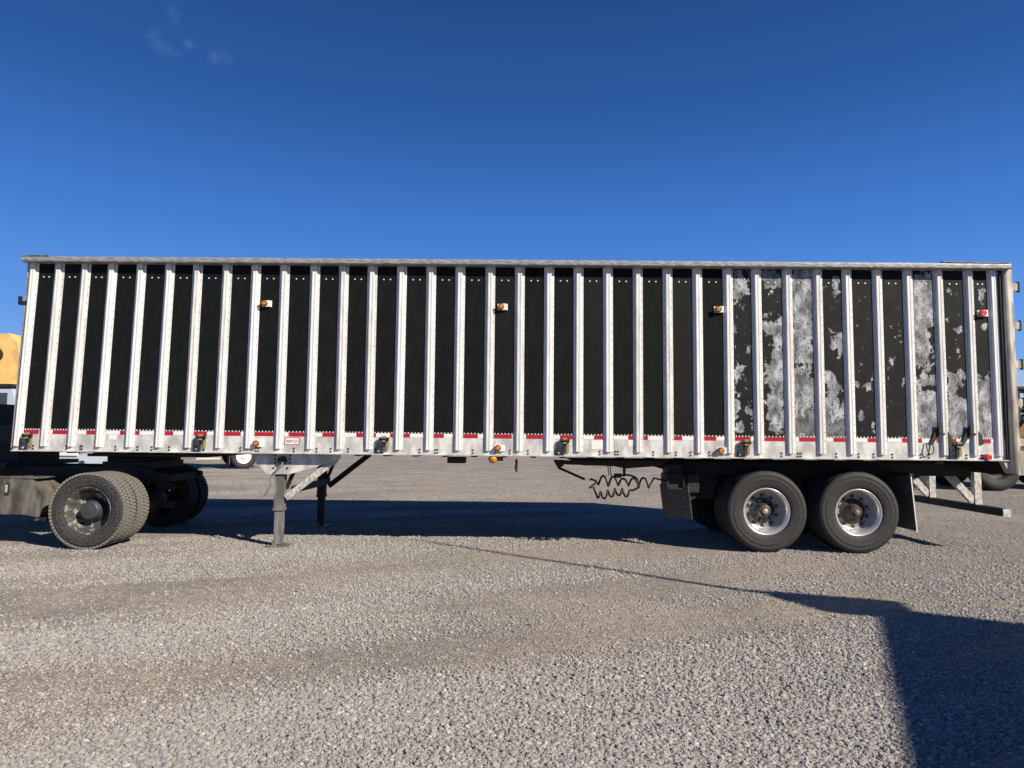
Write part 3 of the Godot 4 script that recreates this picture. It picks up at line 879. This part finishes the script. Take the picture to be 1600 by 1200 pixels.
	for z in [-0.93, -2.02]:
		st = st_new(); bx(st, Vector3(6.775, 0.90, z), Vector3(0.10, 0.60, 0.09)); obj("post", st, M.galv, bm)
		st = st_new(); bar(st, Vector3(6.72, 0.64, z), Vector3(6.22, 1.20, z), 0.07, 0.10); obj("brace", st, M.galv, bm)
	st = st_new(); bx(st, Vector3(6.66, 1.16, -1.3), Vector3(0.16, 0.16, 2.5)); obj("rear_sill", st, M.dark, T)
	st = st_new(); bx(st, Vector3(6.40, 0.98, -2.0), Vector3(0.10, 0.03, 0.10)); cyl(st, Vector3(6.35, 0.95, -1.9), Vector3(6.50, 0.95, -1.9), 0.04, 10); obj("glad_fitting", st, M.dark, T)

# ------------------------------------------------------------------ the towing truck
func tractor() -> void:
	var T := node("towing_truck", Vector3.ZERO)
	tag(T, "dark single-axle towing truck coupled under the trailer nose", "truck")
	var st := st_new()
	for z in [-0.82, -1.72]:
		st = st_new()
		sweep(st, [Vector2(-12.6, 1.02), Vector2(-12.6, 0.74), Vector2(-5.5, 0.74), Vector2(-5.05, 0.84), Vector2(-5.05, 0.92), Vector2(-5.5, 1.02)], Vector3(0, 0, z), Vector3(1, 0, 0), Vector3(0, 1, 0), Vector3(0, 0, 0.09))
		obj("frame_rail", st, M.dark, T)
	st = st_new()
	lathe(st, [Vector2(0, 0), Vector2(0, 0.50), Vector2(0.07, 0.50), Vector2(0.07, 0)], Vector3(-5.75, 1.10, -1.27), Vector3(0, 1, 0), 32)
	bx(st, Vector3(-5.75, 1.05, -1.27), Vector3(0.7, 0.10, 1.0))
	obj("fifth_wheel", st, M.dark, T)
	wheel(T, Vector3(-5.64, 0.50, 0.13), "drive")
	wheel(T, Vector3(-5.64, 0.50, -0.20), "inner_drive")
	wheel(T, Vector3(-5.82, 0.50, -2.40), "shaded_drive", true)
	wheel(T, Vector3(-5.82, 0.50, -2.02), "shaded_drive")
	st = st_new(); cyl(st, Vector3(-5.64, 0.50, 0.0), Vector3(-5.64, 0.50, -2.3), 0.09, 16)
	lathe(st, [Vector2(-0.26, 0.0), Vector2(-0.2, 0.16), Vector2(0, 0.22), Vector2(0.2, 0.16), Vector2(0.26, 0)], Vector3(-5.64, 0.5, -1.27), Vector3(0, 0, 1), 24)
	obj("axle", st, M.dark, T)
	st = st_new(); bx(st, Vector3(-5.12, 0.87, -1.27), Vector3(0.08, 0.1, 0.9)); bx(st, Vector3(-6.9, 0.88, -1.27), Vector3(0.10, 0.22, 0.9)); obj("crossmember", st, M.dark, T)
	# battery and tool box in front of the wheel
	var b := node("tool_box", Vector3.ZERO, T)
	tag(b, "scratched dusty metal tool box")
	st = st_new()
	sweep(st, [Vector2(-7.02, 0.42), Vector2(-6.62, 0.42), Vector2(-6.43, 0.385), Vector2(-6.40, 0.40), Vector2(-6.40, 0.72), Vector2(-6.55, 0.885), Vector2(-7.0, 0.895), Vector2(-7.02, 0.87)], Vector3(0, 0, -0.42), Vector3(1, 0, 0), Vector3(0, 1, 0), Vector3(0, 0, 0.47))
	obj("body", st, M.boxmetal, b)
	st = st_new(); bx(st, Vector3(-6.86, 0.76, 0.056), Vector3(0.06, 0.16, 0.012)); obj("recess_shade", st, M.bolt, b)  # raised dark plate, its colour stands in for a shaded hollow
	st = st_new(); bx(st, Vector3(-6.865, 0.765, 0.065), Vector3(0.026, 0.10, 0.014)); obj("latch", st, M.galv, b)
	st = st_new(); bx(st, Vector3(-6.75, 0.905, -0.2), Vector3(0.56, 0.016, 0.44)); bx(st, Vector3(-6.72, 0.918, -0.15), Vector3(0.08, 0.012, 0.05)); obj("lid", st, M.boxmetal, b)
	st = st_new(); bx(st, Vector3(-6.41, 0.36, -0.1), Vector3(0.16, 0.05, 0.24)); obj("step", st, M.boxmetal, b)
	st = st_new(); cyl(st, Vector3(-8.35, 0.64, -0.22), Vector3(-7.10, 0.64, -0.22), 0.27, 28); obj("fuel_tank", st, M.tank, T)
	# hoses and deck behind the cab
	st = st_new(); bx(st, Vector3(-8.05, 1.05, -1.27), Vector3(1.5, 0.06, 1.6)); obj("deck_plate", st, M.dark, T)
	st = st_new()
	for k in 4:
		tube(st, curve([Vector3(-8.8, 1.9 - 0.12 * k, -0.9 - 0.25 * k), Vector3(-8.2, 1.35, -0.7 - 0.2 * k), Vector3(-7.5, 1.30 + 0.05 * k, -0.6 - 0.2 * k), Vector3(-7.1, 1.62, -0.7 - 0.2 * k), Vector3(-6.93, 1.68, -0.8 - 0.2 * k)]), 0.022, 7)
	obj("air_hoses", st, M.dark, T)
	st = st_new(); bx(st, Vector3(-8.0, 1.34, -1.25), Vector3(1.25, 0.56, 0.9)); bx(st, Vector3(-8.3, 1.7, -1.25), Vector3(0.5, 0.5, 0.9)); obj("valve_cabinet", st, M.dark, T)
	# cab, beyond the edge of the picture
	st = st_new()
	sweep(st, [Vector2(-9.45, 0.75), Vector2(-9.45, 2.85), Vector2(-10.9, 2.85), Vector2(-11.3, 2.05), Vector2(-12.9, 1.75), Vector2(-13.0, 0.75)], Vector3(0, 0, -2.35), Vector3(1, 0, 0), Vector3(0, 1, 0), Vector3(0, 0, 2.1))
	obj("cab", st, M.blue, T)
	st = st_new(); bx(st, Vector3(-10.35, 2.3, -0.246), Vector3(0.9, 0.65, 0.012)); obj("side_window", st, M.glass, T)
	wheel(T, Vector3(-12.1, 0.50, -0.22), "drive"); wheel(T, Vector3(-12.1, 0.50, -2.3), "drive", true)

# ------------------------------------------------------------------ the yard behind
func simple_wheel(parent: Node3D, at: Vector3, r: float, w: float, rim: Material, turn := 0.0) -> void:
	var n := node("wheel", at, parent)
	n.rotation.y = turn
	var st := st_new()
	var h := w * 0.5
	lathe(st, [Vector2(-h * 0.8, r * 0.56), Vector2(-h, r * 0.75), Vector2(-h * 0.95, r * 0.93), Vector2(-h * 0.7, r), Vector2(h * 0.7, r), Vector2(h * 0.95, r * 0.93), Vector2(h, r * 0.75), Vector2(h * 0.8, r * 0.56)], Vector3.ZERO, Vector3(0, 0, -1), 36)
	obj("tyre", st, M.rubber, n)
	st = st_new()
	lathe(st, [Vector2(h * 0.85, r * 0.58), Vector2(h * 0.8, r * 0.54), Vector2(h * 0.35, r * 0.48), Vector2(h * 0.3, r * 0.25), Vector2(h * 0.7, r * 0.2), Vector2(h * 0.7, 0.0)], Vector3.ZERO, Vector3(0, 0, 1), 28)
	obj("rim", st, rim, n)

func yard() -> void:
	var st := st_new()
	# far lorry seen under the floor
	var L := node("parked_lorry", Vector3(-12.3, 0, -19.6), self, 0.55)
	tag(L, "parked lorry seen beneath the trailer, white rims and grey tanks", "lorry")
	for q in [[0.4, 0.0], [-4.6, 0.0], [-5.9, 0.0]]:
		simple_wheel(L, Vector3(q[0], 0.52, 1.1), 0.52, 0.3, M.white)
		simple_wheel(L, Vector3(q[0], 0.52, -1.1), 0.52, 0.3, M.white)
	st = st_new(); bx(st, Vector3(-2.8, 0.98, 0), Vector3(8.4, 0.26, 1.0)); obj("chassis", st, M.dark, L)
	for q in [[-1.15, 0.75], [-2.4, 0.9]]:
		st = st_new(); cyl(st, Vector3(q[0] - q[1] / 2, 0.80, 1.02), Vector3(q[0] + q[1] / 2, 0.80, 1.02), 0.29, 24); obj("fuel_tank", st, M.tank, L)
	st = st_new(); bx(st, Vector3(-0.95, 0.44, 1.12), Vector3(0.9, 0.08, 0.2)); obj("step", st, M.galv, L)
	st = st_new(); bx(st, Vector3(-4.5, 2.0, 0), Vector3(5.0, 1.7, 2.4)); obj("cargo_body", st, M.rust, L)
	st = st_new()
	sweep(st, [Vector2(-1.6, 0.9), Vector2(1.7, 0.9), Vector2(1.75, 1.6), Vector2(0.5, 1.75), Vector2(0.2, 2.7), Vector2(-1.6, 2.75)], Vector3(0, 0, -1.1), Vector3(1, 0, 0), Vector3(0, 1, 0), Vector3(0, 0, 2.2))
	obj("cab", st, M.rust, L)
	for q in [0.98, -0.16]:
		st = st_new(); bx(st, Vector3(q, 0.50, 1.12), Vector3(0.03, 0.62, 0.42)); obj("mudflap", st, M.flap, L)
	# blue and white truck to the left
	var P := node("blue_white_truck", Vector3(-14.25, 0, -10.2), self, 0.0)
	tag(P, "blue and white truck parked behind the towing truck", "truck")
	st = st_new()
	sweep(st, [Vector2(-3.4, 0.5), Vector2(1.55, 0.5), Vector2(1.6, 0.84), Vector2(-0.25, 0.92), Vector2(-0.3, 1.85), Vector2(-3.4, 1.85)], Vector3(0, 0, -2.1), Vector3(1, 0, 0), Vector3(0, 1, 0), Vector3(0, 0, 2.0))
	obj("lower_body", st, M.paleblue, P)
	st = st_new(); sweep(st, [Vector2(-3.4, 1.852), Vector2(-0.32, 1.852), Vector2(-0.4, 2.3), Vector2(-0.55, 2.74), Vector2(-3.4, 2.78)], Vector3(0, 0, -2.05), Vector3(1, 0, 0), Vector3(0, 1, 0), Vector3(0, 0, 1.9)); obj("cab", st, M.paleblue, P)
	st = st_new(); bx(st, Vector3(-1.25, 2.28, -0.146), Vector3(1.2, 0.66, 0.012)); obj("side_window", st, M.glass, P)
	st = st_new(); bx(st, Vector3(-1.95, 2.82, -1.1), Vector3(2.9, 0.10, 2.0)); obj("roof", st, M.dark, P)
	st = st_new(); bx(st, Vector3(0.6, 0.86, -0.09), Vector3(1.9, 0.10, 0.08)); obj("sill", st, M.white, P)
	st = st_new(); sweep(st, [Vector2(1.06, 0.93), Vector2(1.58, 0.93), Vector2(1.45, 1.32), Vector2(1.06, 1.42)], Vector3(0, 0, -0.35), Vector3(1, 0, 0), Vector3(0, 1, 0), Vector3(0, 0, 0.3)); obj("fender", st, M.blue, P)
	st = st_new(); bx(st, Vector3(0.52, 1.2, -0.4), Vector3(0.78, 0.56, 0.3)); obj("louvre_panel", st, M.tank, P)
	st = st_new(); bx(st, Vector3(0.98, 1.2, -0.22), Vector3(0.13, 0.56, 0.06)); obj("pillar", st, M.white, P)
	simple_wheel(P, Vector3(-2.4, 0.5, -0.2), 0.5, 0.3, M.galv); simple_wheel(P, Vector3(1.1, 0.5, -0.25), 0.5, 0.3, M.galv)
	# yellow excavator behind it
	var E := node("yellow_excavator", Vector3(-21.15, -0.0, -16.0), self, 0.0)
	tag(E, "yellow excavator with raised arm behind the blue and white truck", "excavator")
	st = st_new(); sweep(st, [Vector2(-1.6, 1.2), Vector2(1.55, 1.2), Vector2(1.7, 2.9), Vector2(1.55, 3.2), Vector2(-1.6, 3.2)], Vector3(0, 0, -2.4), Vector3(1, 0, 0), Vector3(0, 1, 0), Vector3(0, 0, 2.4)); obj("engine_housing", st, M.yellow, E)
	st = st_new(); bx(st, Vector3(0.3, 3.25, -1.0), Vector3(3.0, 0.10, 2.5)); obj("deck", st, M.yellow, E)
	st = st_new(); sweep(st, [Vector2(-0.9, 3.3), Vector2(1.6, 3.3), Vector2(1.80, 4.3), Vector2(1.62, 4.95), Vector2(1.25, 5.28), Vector2(0.9, 5.25), Vector2(-0.6, 4.7)], Vector3(0, 0, -1.4), Vector3(1, 0, 0), Vector3(0, 1, 0), Vector3(0, 0, 0.7)); obj("boom", st, M.yellow, E)
	st = st_new(); cyl(st, Vector3(1.0, 4.4, -0.5), Vector3(1.0, 4.4, -0.3), 0.28, 24); tube(st, curve([Vector3(1.0, 4.4, -0.45), Vector3(0.3, 4.3, -0.5), Vector3(-0.2, 4.5, -0.6)]), 0.08, 7); tube(st, curve([Vector3(0.6, 4.4, -0.5), Vector3(0.3, 3.8, -0.6), Vector3(0.1, 3.3, -0.7)]), 0.05, 7); obj("hose_drum", st, M.dark, E)
	st = st_new(); bx(st, Vector3(0, 0.5, -0.2), Vector3(4.0, 1.0, 0.6)); bx(st, Vector3(0, 0.5, -2.2), Vector3(4.0, 1.0, 0.6)); bx(st, Vector3(0, 0.9, -1.2), Vector3(2.0, 0.6, 1.6)); obj("tracks", st, M.dark, E)
	# wheel loader to the right
	var W := node("wheel_loader", Vector3(14.35, 0, -11.6), self, 0.0)
	tag(W, "dark yellow wheel loader with big tyres behind the rear bumper", "loader")
	for q in [[0.0, 0.2], [3.0, 0.2], [0.0, -2.0], [3.0, -2.0]]: simple_wheel(W, Vector3(q[0], 0.72, q[1]), 0.72, 0.55, M.dark)
	st = st_new(); sweep(st, [Vector2(-0.4, 0.9), Vector2(4.2, 0.9), Vector2(4.2, 2.1), Vector2(1.2, 2.1), Vector2(0.9, 1.75), Vector2(0.45, 1.45), Vector2(-0.4, 1.3)], Vector3(0, 0, -1.9), Vector3(1, 0, 0), Vector3(0, 1, 0), Vector3(0, 0, 1.9)); obj("body", st, M.loader, W)
	st = st_new(); bx(st, Vector3(0.72, 1.6, 0.02), Vector3(0.16, 0.36, 0.06)); obj("grille", st, M.galv, W)
	for q in [Vector2(1.0, 0.0), Vector2(2.6, 0.0), Vector2(1.0, -1.8), Vector2(2.6, -1.8)]:
		st = st_new(); bx(st, Vector3(q.x, 2.6, q.y), Vector3(0.08, 1.0, 0.08)); obj("cab_post", st, M.dark, W)
	st = st_new(); bx(st, Vector3(1.8, 3.12, -0.9), Vector3(1.9, 0.08, 2.0)); obj("cab_roof", st, M.dark, W)
	st = st_new(); bar(st, Vector3(0.3, 1.5, 0.1), Vector3(-1.9, 0.9, 0.1), 0.16, 0.28); bar(st, Vector3(0.3, 1.5, -1.9), Vector3(-1.9, 0.9, -1.9), 0.16, 0.28); obj("lift_arm", st, M.dark, W)
	st = st_new(); sweep(st, [Vector2(-3.0, 0.15), Vector2(-1.9, 0.2), Vector2(-1.7, 0.9), Vector2(-1.9, 1.2), Vector2(-2.0, 0.5), Vector2(-2.9, 0.3)], Vector3(0, 0, -2.2), Vector3(1, 0, 0), Vector3(0, 1, 0), Vector3(0, 0, 2.6)); obj("bucket", st, M.dark, W)
	# racks of steel behind the loader
	var K := node("steel_rack", Vector3(21.6, 0, -18.5))
	tag(K, "dark rack stacked with steel lengths beyond the loader", "rack")
	for i in 3:
		for j in 4:
			st = st_new(); bx(st, Vector3(j * 1.6, 1.45, -i * 1.0), Vector3(0.12, 2.9, 0.12)); obj("upright", st, M.rust, K)
	for i in 6:
		st = st_new(); bx(st, Vector3(2.4, 0.5 + 0.45 * i, -1.0), Vector3(5.0, 0.12, 2.2)); obj("shelf", st, M.rust if i % 2 else M.dark, K)
		st = st_new()
		for j in 5: cyl(st, Vector3(0.05, 0.64 + 0.45 * i, -0.2 - 0.38 * j), Vector3(4.7, 0.64 + 0.45 * i, -0.2 - 0.38 * j), 0.08, 8)
		obj("steel_lengths", st, M.galv if i > 2 else M.tank, K)
	var Q := node("timber_stack", Vector3(10.2, 0, -13.2))
	tag(Q, "low stack of grey beams lying behind the bumper", "beams")
	for i in 3:
		for j in 3:
			st = st_new(); bx(st, Vector3(0.4 * j - 0.1 * i, 0.12 + 0.22 * i, 0.25 * j), Vector3(2.6, 0.19, 0.2)); obj("beam", st, M.tank if (i + j) % 2 else M.dark, Q)
	for q in [[25.5, -24.0, 4.3, 3], [-33.0, -34.0, 4.0, 5], [31.0, -30.0, 3.8, 8]]: tree(Vector3(q[0], 0, q[1]), q[2], q[3])
	# unseen building with mast, its form invented to cast the yard shadow
	var S := node("added_shadow_building", Vector3(9.05, 0, 7.30), self, 0.0)
	tag(S, "unseen flat-roofed building with thin mast, added to cast the yard shadow", "building")
	var u := Vector3(-0.43, 0, 0.90).normalized()
	var v := Vector3(0.90, 0, 0.43).normalized()
	st = st_new(); bx(st, u * 5.0 + v * 4.0 + Vector3(0, 2.2, 0), Vector3(8.0, 4.4, 10.0), Basis(v, Vector3.UP, u)); obj("wall", st, M.brick, S)
	st = st_new(); bx(st, u * 5.0 + v * 4.0 + Vector3(0, 4.5, 0), Vector3(8.04, 0.2, 10.04), Basis(v, Vector3.UP, u)); obj("roof", st, M.dark, S)
	for k in 3:
		st = st_new(); bx(st, u * (2.0 + 3.0 * k) + Vector3(0, 1.9, 0), Vector3(0.06, 1.3, 1.4), Basis(v, Vector3.UP, u)); obj("window", st, M.glass, S)
	st = st_new(); sweep(st, [Vector2(-0.97, -0.70), Vector2(0.26, -0.34), Vector2(0.10, 0.30), Vector2(-0.55, 0.11)], Vector3(0, 4.50, 0), Vector3(1, 0, 0), Vector3(0, 0, 1), Vector3(0, 0.09, 0)); obj("shadow_canopy", st, M.galv, S)  # added slab, outline drawn from the shadow it should throw
	st = st_new(); cyl(st, Vector3(-0.90, 4.6, -0.59), Vector3(-0.90, 7.75, -0.59), 0.05, 12, 0.026); obj("mast", st, M.galv, S)

func tree(at: Vector3, h: float, seed_: int) -> void:
	var r := RandomNumberGenerator.new()
	r.seed = seed_
	var T := node("evergreen_tree", at)
	tag(T, ["dark evergreen tree rising beyond the steel rack", "dark evergreen tree far behind the yellow excavator", "dark evergreen tree farther off beside the steel rack"][{3: 0, 5: 1, 8: 2}[seed_]], "tree", "")
	var st := st_new()
	cyl(st, Vector3.ZERO, Vector3(0.1, h * 0.85, 0), h * 0.04, 10, h * 0.012)
	for k in 9:
		var a := r.randf() * TAU
		var y := h * (0.25 + 0.07 * k)
		cyl(st, Vector3(0, y, 0), Vector3(cos(a), 0.35, sin(a)) * h * 0.2 * (1.1 - 0.08 * k) + Vector3(0, y, 0), 0.05, 6, 0.015)
	obj("trunk", st, M.bark, T)
	st = st_new()
	st.set_smooth_group(-1)
	for k in 5200:
		var t := pow(r.randf(), 0.8)
		var rad := h * 0.24 * (1.12 - t) * (0.75 + 0.35 * sin(t * 23.0 + r.randf()))
		var a := r.randf() * TAU
		var p := Vector3(cos(a), 0, sin(a)) * rad * sqrt(r.randf()) + Vector3(0, h * (0.16 + 0.86 * t), 0)
		var b := Basis.from_euler(Vector3(r.randf() * TAU, r.randf() * TAU, r.randf() * TAU))
		var s := r.randf_range(0.06, 0.14)
		tri(st, p + b * Vector3(-s, 0, 0), p + b * Vector3(s, 0, 0), p + b * Vector3(0, s * 1.6, 0))
	stuff(obj("crown", st, M.leaf, T))

func _ready() -> void:
	materials()
	camera_sky_sun()
	ground()
	wheel_meshes()
	trailer()
	tractor()
	yard()
